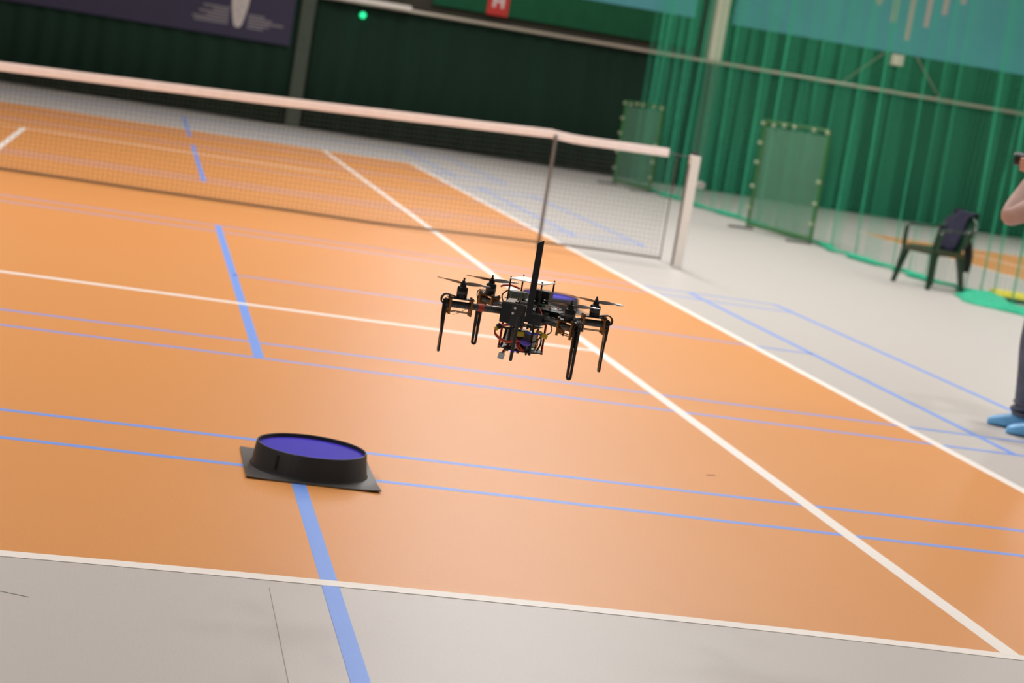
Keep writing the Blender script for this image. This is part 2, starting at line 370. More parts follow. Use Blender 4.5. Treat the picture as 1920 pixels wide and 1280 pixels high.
# ------------------------------------------------------------------ tennis net
tn = empty('tennis_net', (0, 0, 0)); tag(tn, 'tennis net with white headband and black mesh across the court', 'net')
def ztop(x):
    x = abs(x)
    return 0.925 + 0.0335 * min(x, 5.04) - 0.008 * math.sin(PI * min(x, 5.04) / 5.04) if x <= 5.04 else 1.076 + 0.016 * (x - 5.34) + 0.018 * max(0, 1 - (x - 5.04) / 0.3) ** 2
def zbot(x):
    x = abs(x); return 0.012 + (0.0 if x < 3.6 else 0.055 * min(1, (x - 3.6) / 2.0))
XS = [-6.13 + 12.26 * i / 120 for i in range(121)]
b = MB(); vs = []; n = len(XS)
ring = [(-0.006, 0.0), (-0.016, -0.03), (-0.013, -0.078), (0.013, -0.078), (0.016, -0.03), (0.006, 0.0)]
for x in XS:
    for dy, dz in ring: vs.append((x, dy, ztop(x) + dz))
fs = [(i * 6 + k, i * 6 + (k + 1) % 6, (i + 1) * 6 + (k + 1) % 6, (i + 1) * 6 + k) for i in range(n - 1) for k in range(6)] + [tuple(range(5, -1, -1)), tuple((n - 1) * 6 + k for k in range(6))]
b.add(vs, fs).build('headband', M['band'], tn, smooth=True)
b = MB(); cell = 0.043; nx = int(12.4 / cell)
for i in range(nx + 1):
    x = -6.22 + i * cell
    b.tube([(x, 0, zbot(x)), (x, 0, ztop(x) - 0.075)], 0.00155, 3, caps=False)
NR = 22
XR = [-6.22 + 12.44 * i / 50 for i in range(51)]
for j in range(NR + 1):
    b.tube([(x, 0.0, zbot(x) + (ztop(x) - 0.075 - zbot(x)) * j / NR) for x in XR], 0.00155, 3, caps=False)
b.build('mesh', M['net_black'], tn, kind='stuff')
b = MB().tube([(x, 0.0 + 0.012 * math.sin(x * 3), zbot(x) + 0.004) for x in XR], 0.011, 6); b.build('bottom_cord', M['cord'], tn)
for s in (-1, 1): MB().tube([(s * 6.22, 0, 0.05), (s * 6.22, 0, 1.02)], 0.006, 6).build('side_cord', M['cord'], tn)
MB().tube([(-6.36, 0, 1.035), (-6.13, 0, 1.05)], 0.004, 6).build('cable', M['stick'], tn); MB().tube([(6.13, 0, 1.05), (6.36, 0, 1.035)], 0.004, 6).build('cable', M['stick'], tn)
MB().box((0, -0.002, 0.46), (0.05, 0.036, 0.92)).build('centre_strap', M['band'], tn)
for s, t in ((1, 'thin dark singles stick propping up the net band near the sideline'), (-1, 'thin dark singles stick at the far left end of the net')):
    o = MB().tube([(s * 5.045, -0.03, 0.0), (s * 5.045, -0.03, 1.05)], 0.016, 10).build('singles_stick', M['stick'], smooth=True); tag(o, t, 'stick')
def post(x, t):
    p = empty('net_post', (x, 0, 0)); tag(p, t, 'post')
    MB().box((0, 0, 0.53), (0.092, 0.092, 1.06)).build('shaft', M['white_paint'], p, bevel=0.012)
    lbl(MB().box((0, 0, 1.075), (0.07, 0.07, 0.03)).build('cap', M['black_rubber'], p, bevel=0.01), 'black cap')
    w = MB().tube([(0.045, 0, 0.80), (0.13, 0, 0.80)], [0.03, 0.022], 12).build('winch', M['winch'], p, smooth=True)
    MB().tube([(0.10, -0.03, 0.80), (0.10, 0.03, 0.80)], 0.035, 14).build('winch_wheel', M['winch'], w, smooth=True)
    lbl(MB().box((-0.05, -0.01, 0.5), (0.008, 0.05, 0.95)).build('groove', M['stick'], p), 'dark groove down the side')
    return p
post(6.39, 'white square net post with black cap and winch')
q_ = post(-6.39, 'white square net post at the far left end of the net')

# ------------------------------------------------------------------ green net curtain along the side of the court
nc = empty('net_curtain', (10.14, 0, 0)); tag(nc, 'tall green net curtain hanging in folds along the side of the court', 'net')
folds = [(16.45, .10), (15.9, .07), (14.9, .05), (14.25, .06), (13.4, .09), (12.6, .05), (11.7, .08), (11.0, .05), (10.4, .09), (9.5, .11), (8.6, .06), (7.9, .05), (7.2, .07), (6.3, .06),
         (5.5, .12), (4.9, .04), (4.25, .10), (3.75, .11), (3.2, .05), (2.6, .12), (1.95, .10), (1.65, .12), (1.0, .09), (0.3, .08), (-0.5, .1), (-1.4, .09), (-2.2, .08), (-3.0, .1)]
def xoff(y, z):
    """sideways offset of the net: every fold leans out along one flank and drops back on the other"""
    k = 1.35 - 0.10 * (z / 5.0); v = 0.10 * math.exp(-((y - 7.0) / 1.6) ** 2) + 0.12 * math.exp(-((y - 2.3) / 0.7) ** 2) + 0.04 * math.sin(y * 0.8) + 0.02 * math.sin(y * 3.1 + 0.4 * z)
    for f, a in folds:
        d = y - (f + 0.05 * (z - 1.5) * (0.5 + math.sin(f * 5)))
        if -a / 0.34 < d < 0: v += a * k * (1 + d * 0.34 / a)
        elif 0 <= d < a * 1.2: v += a * k * (1 - d / (a * 1.2))
    return v
ys = []
y = 16.75
while y > -3.6:
    ys.append(y); y -= 0.036
HN = 5.2
zs = [0.03, 1.2, 2.6, 3.8, HN]
P = [[Vector((xoff(y, z), y + 0.012 * (z - 1.5) * math.sin(y * 2.3), z)) for z in zs] for y in ys]
b = MB()
for row in P: b.tube(row, 0.0018, 3, caps=False)
z = 0.06
while z < 3.75:
    b.tube([(xoff(y, z), y + 0.012 * (z - 1.5) * math.sin(y * 2.3), z) for y in ys[::2]], 0.0018, 3, caps=False)
    z += 0.045
b.build('netting', M['net_green'], nc, kind='stuff')
# the hem lying on the floor, swelling where the net is heaped up
hm = MB(); hp = []; hr = []
yy = 14.9
while yy > -3.6:
    hp.append((xoff(yy, 0) + 0.05 * math.sin(yy * 2.1) - 0.03, yy, 0.034)); hr.append(0.030 + 0.010 * math.sin(yy * 4.3)); yy -= 0.12
hm.tube(hp, [max(0.02, r_) for r_ in hr], 7); hm.build('hem', M['hem_green'], nc, smooth=True)
hb = MB(); random.seed(5)
rows = []
for i in range(26):
    t = i / 25; yy = 1.60 - 1.5 * t; w = 0.30 * math.sin(PI * min(1, 0.12 + t)) + 0.06
    for k in range(13):
        a = PI * k / 12; hgt = (0.085 + 0.04 * math.sin(7 * t + 1)) * math.sin(PI * min(1, t + 0.05)) + 0.02
        rows.append((-0.08 + 0.05 * math.sin(9 * t) - w * math.cos(a) * 0.8, yy, 0.004 + math.sin(a) * hgt * (0.62 + 0.6 * random.random())))
hb.add(rows, [(i * 13 + k, i * 13 + k + 1, (i + 1) * 13 + k + 1, (i + 1) * 13 + k) for i in range(25) for k in range(12)])
lbl(hb.build('heaped_netting', M['hem_green'], nc, smooth=True), 'bright green heap of spare netting on the floor')
MB().tube([(0, 19.2, HN), (0, -4.0, HN)], 0.008, 6).build('cable', M['steel'], nc)
for yy in (-3.9, 4, 12):
    MB().tube([(0, yy, HN), (0, yy, H)], 0.006, 6).build('hanger', M['steel'], nc)

# ------------------------------------------------------------------ two rolling screens in front of the net curtain
def screen(p0, p1, h, label):
    """p0, p1: the two bottom corners on the floor"""
    p0 = Vector((*p0, 0)); p1 = Vector((*p1, 0)); c = (p0 + p1) / 2; d = p1 - p0; w = d.length
    s = empty('practice_screen', c, math.atan2(d.y, d.x)); tag(s, label, 'screen')
    hw = w / 2
    for sx in (-1, 1): MB().tube([(sx * hw, 0, 0.04), (sx * hw, 0, h)], 0.024, 10).build('upright', M['frame_green'], s, smooth=True)
    MB().tube([(-hw, 0, h), (hw, 0, h)], 0.022, 10).build('top_bar', M['frame_green'], s, smooth=True)
    MB().tube([(-hw, 0, 0.075), (hw, 0, 0.075)], 0.028, 10).build('bottom_bar', M['frame_green'], s, smooth=True)
    b = MB(); n = 14; vs = []
    for j in range(9):
        for i in range(n + 1):
            x = -hw + 0.05 + (w - 0.1) * i / n; z = 0.09 + (h - 0.16) * j / 8
            vs.append((x, 0.012 * math.sin(i * 1.7 + j * 0.4) * math.sin(PI * i / n), z))
    b.add(vs, [(j * (n + 1) + i, j * (n + 1) + i + 1, (j + 1) * (n + 1) + i + 1, (j + 1) * (n + 1) + i) for j in range(8) for i in range(n)])
    o = b.build('fabric', M['screen_fabric'], s, smooth=True)
    for sx in (-1, 1):
        MB().tube([(sx * (hw - 0.05), -0.34, 0.02), (sx * (hw - 0.05), 0.06, 0.02)], 0.018, 8).build('foot_bar', M['foot_grey'], s, smooth=True)
    ties = [(-hw, h * .98), (-hw + .17 * w, h - .04), (-hw + .34 * w, h - .02), (-hw + .5 * w, h - .02), (hw - .2 * w, h - .02), (hw, h * .985),
            (-hw, h * .8), (-hw, h * .62), (-hw, h * .4), (-hw, h * .2), (hw, h * .55), (hw, h * .36), (hw, h * .18)]
    for x, z in ties:
        MB().tube([(x - 0.02, -0.03, z), (x + 0.02, -0.03, z)], [0.028, 0.024], 8).build('tie', M['tie'], s, smooth=True)
    return s
screen((9.66, 7.95), (10.06, 6.50), 1.50, 'green framed practice screen with translucent panel, standing nearest the chair')
screen((9.54, 15.30), (9.86, 14.02), 1.47, 'green framed practice screen at the far end of the net curtain, behind the net band')

# ------------------------------------------------------------------ landing pads
def pad(x, y, foil, label, group=None, R_=0.203):
    p = empty('landing_pad', (x, y, 0.0022)); tag(p, label, 'landing pad', group)
    h = 0.23
    b = MB(); N = 12; vs = []
    for j in range(N + 1):
        for i in range(N + 1):
            u = -h + 2 * h * i / N; v = -h + 2 * h * j / N
            lift = 0.006 * max(0, (abs(u) + abs(v)) / h - 1.55) / 0.45
            vs.append((u, v, 0.004 + lift * (1 if u > 0 else 0.6)))
    b.add(vs, [(j * (N + 1) + i, j * (N + 1) + i + 1, (j + 1) * (N + 1) + i + 1, (j + 1) * (N + 1) + i) for j in range(N) for i in range(N)])
    o = b.build('base_plate', M['pad_plate'], p); sm = o.modifiers.new('t', 'SOLIDIFY'); sm.thickness = 0.004; sm.offset = -1
    # the rim is printed in five arcs that meet at thin joints
    for k in range(5):
        a0 = 2 * PI * k / 5 + 0.50 + 0.0012; a1 = a0 + 2 * PI / 5 - 0.0024; b = MB(); vs = []; n = 20
        for i in range(n + 1):
            a = a0 + (a1 - a0) * i / n
            for r, z in ((R_ + 0.004, 0.005), (R_, 0.012), (R_ - 0.010, 0.084), (R_ - 0.012, 0.0865), (R_ - 0.016, 0.0865), (R_ - 0.0175, 0.084), (R_ - 0.010, 0.005)):
                vs.append((r * math.cos(a), r * math.sin(a), z))
        fs = [(i * 7 + q, i * 7 + (q + 1) % 7, (i + 1) * 7 + (q + 1) % 7, (i + 1) * 7 + q) for i in range(n) for q in range(7)]
        fs += [tuple(range(6, -1, -1)), tuple(n * 7 + q for q in range(7))]
        b.add(vs, fs).build('rim_segment', M['pad_black'], p, smooth=True)
    a = -2.28
    lbl(MB().plate([(-0.004, -0.022), (0.004, -0.022), (0.004, 0.026), (-0.004, 0.026)], 0.006, R=rot('Z', a + PI / 2) @ rot('X', PI / 2 - 0.13), c=((R_ - 0.0045) * math.cos(a), (R_ - 0.0045) * math.sin(a), 0.046)).build('slot', M['strap_black'], p), 'narrow dark slot in the rim')
    MB().lathe([(0.001, 0.0745), (R_ - 0.08, 0.073), (R_ - 0.0162, 0.073), (R_ - 0.0162, 0.066), (0.001, 0.066)], 64, cap=False).build('foil', foil, p, smooth=True)
    return p
pad(2.092, -10.452, M['pad_purple'], 'landing pad with violet top in a round black rim, standing near the front court line')
pad(4.20, -4.55, M['pad_purple'], 'landing pad with violet top half hidden behind the flying drone')
ca = empty('equipment_case', (10.72, 1.86, 0.0), -0.35); tag(ca, 'low black case with a yellow lid behind the green netting, beside the standing person', 'case')
MB().box((0, 0, 0.024), (0.52, 0.36, 0.048)).build('base', M['pad_black'], ca, bevel=0.008)
MB().add([(-0.25, -0.17, 0.048), (0.25, -0.17, 0.048), (0.25, 0.17, 0.048), (-0.25, 0.17, 0.048), (-0.22, -0.11, 0.098), (0.22, -0.11, 0.098), (0.22, 0.13, 0.108), (-0.22, 0.13, 0.108)], [(3, 2, 1, 0), (4, 5, 6, 7), (0, 1, 5, 4), (1, 2, 6, 5), (2, 3, 7, 6), (3, 0, 4, 7)]).build('lid', M['pad_yellow'], ca, bevel=0.012)
MB().box((0.0, -0.185, 0.035), (0.12, 0.012, 0.016)).build('latch', M['pad_black'], ca, bevel=0.003)

# ------------------------------------------------------------------ plastic chair and jacket
fx = Vector((0.909, -0.417, 0)) * -0.707 + Vector((0.417, 0.909, 0)) * -0.707
ch = empty('plastic_chair', (9.86, 2.14, 0.0015), math.atan2(fx.y, fx.x)); tag(ch, 'dark green plastic armchair standing against the green net', 'chair')
def legmb(xt, yt, xb, yb, zt, wt, wb, tt):
    b = MB(); vs = []
    n = 5
    for j in range(n):
        t = j / (n - 1); x = xt + (xb - xt) * t; y = yt + (yb - yt) * t; z = zt * (1 - t); w = wt + (wb - wt) * t ** 0.6
        for dx, dy in ((-1, -1), (1, -1), (1, 1), (-1, 1)): vs.append((x + dx * w / 2, y + dy * tt / 2 * (1.2 - 0.3 * t), z))
    fs = [(j * 4 + k, (j + 1) * 4 + k, (j + 1) * 4 + (k + 1) % 4, j * 4 + (k + 1) % 4) for j in range(n - 1) for k in range(4)] + [(0, 1, 2, 3), tuple(4 * (n - 1) + k for k in (3, 2, 1, 0))]
    return b.add(vs, fs)
for (xt, yt, xb, yb, zt) in ((0.20, 0.215, 0.265, 0.27, 0.42), (0.20, -0.215, 0.265, -0.27, 0.42), (-0.19, 0.19, -0.265, 0.235, 0.40), (-0.19, -0.19, -0.265, -0.235, 0.40)):
    legmb(xt, yt, xb, yb, zt, 0.105, 0.045, 0.045).build('leg', M['chair'], ch, bevel=0.008)
b = MB(); so = []
for k in range(28):
    a = 2 * PI * k / 28; cx_, sy_ = math.cos(a), math.sin(a)
    so.append((0.235 * math.copysign(abs(cx_) ** 0.45, cx_), 0.245 * math.copysign(abs(sy_) ** 0.45, sy_) * (1.0 + 0.04 * cx_)))
b.plate(so, 0.03, c=(0, 0, 0.42)).build('seat', M['chair'], ch, bevel=0.012)
b = MB()
b.box((0.235, 0, 0.395), (0.02, 0.44, 0.055)).box((0, 0.235, 0.395), (0.42, 0.02, 0.055)).box((0, -0.235, 0.395), (0.42, 0.02, 0.055)).box((-0.225, 0, 0.395), (0.02, 0.40, 0.05))
b.build('seat_rim', M['chair'], ch, bevel=0.006)
b = MB(); vs = []; nU, nV = 16, 12
for j in range(nV + 1):
    v = j / nV
    wv = (0.21 + 0.05 * math.sin(PI * v * 0.8)) * (1.0 if v < 0.6 else math.sqrt(max(0.0, 1 - ((v - 0.6) / 0.44) ** 2)))
    for i in range(nU + 1):
        u = -1 + 2 * i / nU
        vs.append((-0.205 - 0.20 * v + 0.045 * u * u, u * wv, 0.42 + 0.41 * v))
b.add(vs, [(j * (nU + 1) + i, j * (nU + 1) + i + 1, (j + 1) * (nU + 1) + i + 1, (j + 1) * (nU + 1) + i) for j in range(nV) for i in range(nU)])
o = b.build('backrest', M['chair'], ch, smooth=True); sm = o.modifiers.new('t', 'SOLIDIFY'); sm.thickness = 0.022; sm.offset = 0
for s in (-1, 1):
    a_ = MB(); pth = smooth_path([(0.225, s * 0.245, 0.40), (0.215, s * 0.26, 0.52), (0.20, s * 0.268, 0.615), (0.15, s * 0.272, 0.645), (-0.05, s * 0.270, 0.65), (-0.2, s * 0.245, 0.66), (-0.285, s * 0.19, 0.70)], 5)
    vs = []; n = len(pth)
    for i, p in enumerate(pth):
        t = (pth[min(i + 1, n - 1)] - pth[max(i - 1, 0)]).normalized(); nn = Vector((-t.z, 0, t.x)); w = 0.026
        for dy, dn in ((-w, -0.01), (w, -0.01), (w, 0.01), (-w, 0.01)): vs.append(p + Vector((0, dy, 0)) + nn * dn)
    a_.add(vs, [(i * 4 + k, i * 4 + (k + 1) % 4, (i + 1) * 4 + (k + 1) % 4, (i + 1) * 4 + k) for i in range(n - 1) for k in range(4)] + [(3, 2, 1, 0), tuple(4 * (n - 1) + k for k in range(4))])
    a_.build('armrest', M['chair'], ch, smooth=True, bevel=0.004)
# jacket thrown over the backrest: one sheet that climbs the front, turns over the top edge and drops behind
jk = empty('jacket', ch.location, ch.rotation_euler.z); tag(jk, 'navy jacket thrown over the backrest of the dark green chair', 'jacket')
b = MB(); vs = []; nU, nV = 14, 22; random.seed(11)
cross = smooth_path([Vector((a, 0, c)) for a, c in [(-0.165, 0.447), (-0.21, 0.55), (-0.295, 0.70), (-0.355, 0.81), (-0.395, 0.865), (-0.44, 0.855), (-0.455, 0.78), (-0.45, 0.68), (-0.445, 0.60)]], 3)
nV = len(cross) - 1
for j in range(nV + 1):
    for i in range(nU + 1):
        u = i / nU; p = cross[j]; w0 = -0.20 + 0.05 * math.sin(j * 0.7); w1 = 0.10 + 0.03 * math.sin(j * 0.5 + 1)
        vs.append((p.x + 0.020 * math.sin(u * 9 + j * 0.5) * 0.6 + 0.012, w0 + (w1 - w0) * u, p.z + 0.012 * math.sin(u * 6 + j)))
b.add(vs, [(j * (nU + 1) + i, j * (nU + 1) + i + 1, (j + 1) * (nU + 1) + i + 1, (j + 1) * (nU + 1) + i) for j in range(nV) for i in range(nU)])
o = b.build('cloth', M['navy'], jk, smooth=True); sm = o.modifiers.new('t', 'SOLIDIFY'); sm.thickness = 0.016
b = MB(); vs = []
for j, (x, y_, z, w) in enumerate([(-0.21, 0.10, 0.60, 0.06), (-0.25, 0.12, 0.52, 0.055), (-0.285, 0.12, 0.42, 0.05), (-0.30, 0.115, 0.32, 0.045), (-0.31, 0.11, 0.22, 0.03)]):
    for dy, dx in ((-1, -1), (1, -1), (1, 1), (-1, 1)): vs.append((x - 0.10 + dx * 0.018, y_ + dy * w, z))
b.add(vs, [(j * 4 + k, (j + 1) * 4 + k, (j + 1) * 4 + (k + 1) % 4, j * 4 + (k + 1) % 4) for j in range(4) for k in range(4)] + [(0, 1, 2, 3), (19, 18, 17, 16)])
lbl(b.build('sleeve', M['strap_black'], jk, smooth=True), 'dark sleeve hanging down behind the seat')

# ------------------------------------------------------------------ the standing person, mostly outside the frame
def skin_mesh(nodes, edges, root, levels=2):
    me = bpy.data.meshes.new('skin'); me.from_pydata([n[0] for n in nodes], edges, []); o = bpy.data.objects.new('skin', me); COL.objects.link(o)
    o.modifiers.new('s', 'SKIN').use_smooth_shade = True
    sv = me.skin_vertices[0].data
    for i, n in enumerate(nodes):
        r = n[1]; sv[i].radius = r if isinstance(r, tuple) else (r, r); sv[i].use_root = (i == root)
    if levels:
        sd = o.modifiers.new('d', 'SUBSURF'); sd.levels = levels; sd.render_levels = levels
    dg = bpy.context.evaluated_depsgraph_get(); dg.update()
    r = bpy.data.meshes.new_from_object(o.evaluated_get(dg)); bpy.data.objects.remove(o); return r
def graph(chains):
    nodes = []; idx = {}; edges = []
    for c in chains:
        prev = None
        for name, p, r in c:
            if name not in idx: idx[name] = len(nodes); nodes.append((p, r))
            if prev is not None: edges.append((idx[prev], idx[name]))
            prev = name
    return nodes, edges, idx
hipz = 0.92
body = [[('pel', (-0.02, 0, 0.95), (0.15, 0.12)), ('waist', (-0.02, 0, 1.08), (0.14, 0.105)), ('chest', (-0.02, 0, 1.27), (0.165, 0.115)), ('neckb', (-0.01, 0, 1.43), (0.085, 0.075)), ('neck', (0.015, 0, 1.51), 0.058), ('nape', (0.022, 0, 1.60), 0.056)]]
for s, n in ((1, 'l'), (-1, 'r')):
    ft = 0.11 if s > 0 else 0.0
    body.append([('pel', 0, 0), ('hip' + n, (-0.01, s * 0.09, 0.88), (0.098, 0.095)), ('th' + n, (0.025 - ft * 0.5, s * 0.10, 0.70), 0.088), ('knee' + n, (0.045 - ft, s * 0.105, 0.49), 0.074), ('calf' + n, (0.022 - ft, s * 0.11, 0.33), 0.076), ('ank' + n, (0.005 - ft, s * 0.115, 0.085), 0.070)])
    body.append([('chest', 0, 0), ('sh' + n, (-0.02, s * 0.18, 1.375), 0.066), ('ua' + n, (0.13, s * 0.225, 1.26), 0.064), ('el' + n, (0.300, s * 0.20, 1.145), 0.066), ('fa' + n, (0.255, s * 0.14, 1.265), 0.050), ('wr' + n, (0.215, s * 0.085, 1.385), 0.033)])
nd, ed, ix = graph(body)
bm = bmesh.new(); bm.from_mesh(skin_mesh(nd, ed, ix['pel']))
# material by region: denim, sweater
for f in bm.faces:
    c = f.calc_center_median(); f.material_index = 1 if c.z < 0.985 else (2 if c.z < 1.475 else 0)
    if c.z > 1.360 and c.x > 0.15: f.material_index = 0
# head: one shaped mesh with brow, nose, chin and ears
hd = bmesh.new(); bmesh.ops.create_uvsphere(hd, u_segments=32, v_segments=24, radius=1.0)
for v in hd.verts:
    x, y_, z = v.co; fr = max(0, x)
    X = 0.098 * x; Y = 0.076 * y_; Z = 0.122 * z
    if z < -0.2: Y *= 1 - 0.28 * (-z - 0.2); X = X * (1 - 0.10 * (-z - 0.2)) + 0.012 * (-z - 0.2)
    if x > 0.5:
        d = math.exp(-(y_ / 0.16) ** 2) * math.exp(-((z + 0.18) / 0.2) ** 2); X += 0.024 * d
        X -= 0.010 * math.exp(-((abs(y_) - 0.36) / 0.16) ** 2) * math.exp(-((z - 0.05) / 0.12) ** 2)
        X += 0.006 * math.exp(-(y_ / 0.3) ** 2) * math.exp(-((z + 0.55) / 0.08) ** 2)
    if abs(y_) > 0.9 and -0.3 < z < 0.2: Y *= 1.06
    v.co = (X + 0.035, Y, Z + 1.625)
tm = bpy.data.meshes.new('t'); hd.to_mesh(tm); bm.from_mesh(tm); hd.free()
def addmb(mb, mi):
    o = len(bm.faces); tm = bpy.data.meshes.new('t'); tm.from_pydata(mb.v, [], mb.f); bm.from_mesh(tm); bm.faces.ensure_lookup_table()
    for f in bm.faces[o:]: f.material_index = mi; f.smooth = True
for s in (-1, 1):   # ears and hands
    addmb(MB().tube(smooth_path([(0.03, s * 0.074, 1.65), (0.015, s * 0.088, 1.655), (0.008, s * 0.088, 1.62), (0.025, s * 0.076, 1.59)], 4), 0.009, 8), 0)
    cz = 1.365
    HM = Matrix.Translation((0, 0, 0.045)); HB = MB(); HB.T = HM
    pal = HB.tube([(0.215, s * 0.088, 1.335), (0.22, s * 0.082, 1.365), (0.225, s * 0.074, 1.395), (0.228, s * 0.070, 1.415)], [0.027, 0.034, 0.033, 0.024], 10); addmb(pal, 0)
    for k, L in enumerate((0.95, 1.05, 1.0, 0.8)):
        z0 = 1.418 - 0.018 * k
        HB = MB(); HB.T = HM
        addmb(HB.tube(smooth_path([(0.225, s * 0.080, z0), (0.262, s * 0.084, z0 + 0.012), (0.262 + 0.022 * L, s * 0.066, z0 + 0.014), (0.262 + 0.018 * L, s * 0.040, z0 + 0.012)], 4), [0.010] * 5 + [0.009] * 4 + [0.008] * 3 + [0.0055], 8), 0)
    HB = MB(); HB.T = HM
    addmb(HB.tube(smooth_path([(0.212, s * 0.070, 1.365), (0.196, s * 0.055, 1.39), (0.192, s * 0.035, 1.405), (0.194, s * 0.018, 1.408)], 4), [0.012] * 5 + [0.0105] * 4 + [0.009] * 3 + [0.006], 8), 0)
pm = bpy.data.meshes.new('person'); bm.to_mesh(pm); bm.free()
for k in ('skin', 'jeans', 'sweater'): pm.materials.append(M[k])
for p_ in pm.polygons: p_.use_smooth = True
pe = bpy.data.objects.new('person', pm); COL.objects.link(pe)
PR = math.atan2(0.459, -0.888)
ROOT = Vector((6.300, -7.430, 0.0015))
pe.location = ROOT; pe.rotation_euler = (0, 0, PR)
tag(pe, 'person in grey jeans, beige sweater and blue overshoes, holding up a black camera', 'person')
def ring_round(z, h, grow, name, m):
    pts = [v.co for v in pm.vertices if abs(v.co.z - z) < 0.03 and abs(v.co.x) < 0.135 and abs(v.co.y) < 0.2]
    x0, x1 = min(p.x for p in pts) - grow, max(p.x for p in pts) + grow; y0, y1 = min(p.y for p in pts) - grow, max(p.y for p in pts) + grow
    b = MB(); n = 36; vs = []
    for zz, k in ((z - h, 0.985), (z - h * 0.8, 1.0), (z + h * 0.6, 1.0), (z + h, 0.975)):
        for i in range(n):
            a = 2 * PI * i / n; c_, s_ = math.cos(a), math.sin(a)
            vs.append(((x0 + x1) / 2 + (x1 - x0) / 2 * k * math.copysign(abs(c_) ** 0.85, c_), (y0 + y1) / 2 + (y1 - y0) / 2 * k * math.copysign(abs(s_) ** 0.85, s_), zz))
    b.add(vs, [(j * n + i, j * n + (i + 1) % n, (j + 1) * n + (i + 1) % n, (j + 1) * n + i) for j in range(3) for i in range(n)])
    return b.build(name, m, pe, smooth=True)
ring_round(0.970, 0.058, 0.010, 'sweater_hem', M['sweater'])
ring_round(1.485, 0.020, 0.003, 'collar', M['sweater'])
for s in (-1, 1):   # blue overshoes: elasticated bags over the shoes
    b = MB(); prof = [(-0.105, 0.024, 0.052, 0.030), (-0.085, 0.046, 0.078, 0.052), (-0.04, 0.054, 0.100, 0.058), (0.02, 0.054, 0.105, 0.057), (0.07, 0.054, 0.088, 0.055), (0.12, 0.056, 0.070, 0.05), (0.165, 0.052, 0.058, 0.042), (0.195, 0.036, 0.044, 0.03), (0.208, 0.012, 0.026, 0.010)]
    vs = []; n = 14
    for x, w, h_, _ in prof:
        for k in range(n):
            a = 2 * PI * k / n; z_ = h_ / 2 + h_ / 2 * math.copysign(abs(math.sin(a)) ** 0.6, math.sin(a))
            vs.append((x - (0.11 if s > 0 else 0.0) + 0.003 * math.sin(5 * a), s * 0.112 + w * math.copysign(abs(math.cos(a)) ** 0.7, math.cos(a)) * (1.0 + 0.05 * math.sin(40 * x + 3 * a)), max(0.0, z_)))
    b.add(vs, [(i * n + k, i * n + (k + 1) % n, (i + 1) * n + (k + 1) % n, (i + 1) * n + k) for i in range(len(prof) - 1) for k in range(n)] + [tuple(reversed(range(n))), tuple((len(prof) - 1) * n + k for k in range(n))])
    o = b.build('overshoe', M['overshoe'], pe, smooth=True); o.rotation_euler = (0, 0, s * 0.06); sd = o.modifiers.new('s', 'SUBSURF'); sd.levels = 1; sd.render_levels = 1
    # rolled jeans hem
    hem = MB()
    for zz, rr, off in ((0.095, 0.066, 0.0), (0.12, 0.071, 0.004), (0.15, 0.068, -0.003)):
        hem.tube([((-0.105 if s > 0 else 0.005) + off + rr * math.cos(2 * PI * k / 18), s * 0.115 + rr * math.sin(2 * PI * k / 18), zz + 0.007 * math.sin(4 * PI * k / 18 + zz * 90)) for k in range(18)], 0.014, 8, closed=True)
    hem.build('trouser_cuff', M['jeans'], pe, smooth=True)
b = MB(); vs = []; n = 24
for j in range(9):
    a = PI / 2 * j / 8
    for k in range(n):
        t = 2 * PI * k / n; low = 0.45 if math.cos(t) > 0.35 else -0.45
        zz = low + (1.0 - low) * math.sin(a); rr = math.sqrt(max(0, 1 - zz * zz))
        vs.append((0.032 + 0.107 * rr * math.cos(t), 0.086 * rr * math.sin(t), 1.63 + 0.130 * zz))
b.add(vs, [(j * n + k, j * n + (k + 1) % n, (j + 1) * n + (k + 1) % n, (j + 1) * n + k) for j in range(8) for k in range(n)]); b.build('hair', M['hair'], pe, smooth=True)
for s in (-1, 1):
    b = MB(); b.lathe([(0.001, -0.011), (0.008, -0.008), (0.011, 0), (0.008, 0.008), (0.001, 0.011)], 12, c=(0.118, s * 0.030, 1.632)); b.build('eye', M['sign_white'], pe, smooth=True)
# the camera in the hands
cm = empty('held_camera', ROOT + rot('Z', PR) @ Vector((0.220, 0, 1.475)), PR); tag(cm, 'black camera held up in both hands by the person', 'camera')
MB().box((0, 0, 0), (0.05, 0.125, 0.085)).build('body', M['cam_black'], cm, bevel=0.008)
MB().box((0.0, 0, 0.052), (0.045, 0.05, 0.03)).build('viewfinder', M['cam_black'], cm, bevel=0.006)
le = MB().tube([(0.02, 0, 0), (0.06, 0, 0), (0.062, 0, 0), (0.105, 0, 0)], [0.033, 0.033, 0.037, 0.037], 20).build('lens', M['cam_black'], cm, smooth=True)
MB().tube([(0.1055, 0, 0), (0.107, 0, 0)], 0.031, 20).build('lens_glass', M['glass'], le, smooth=True)

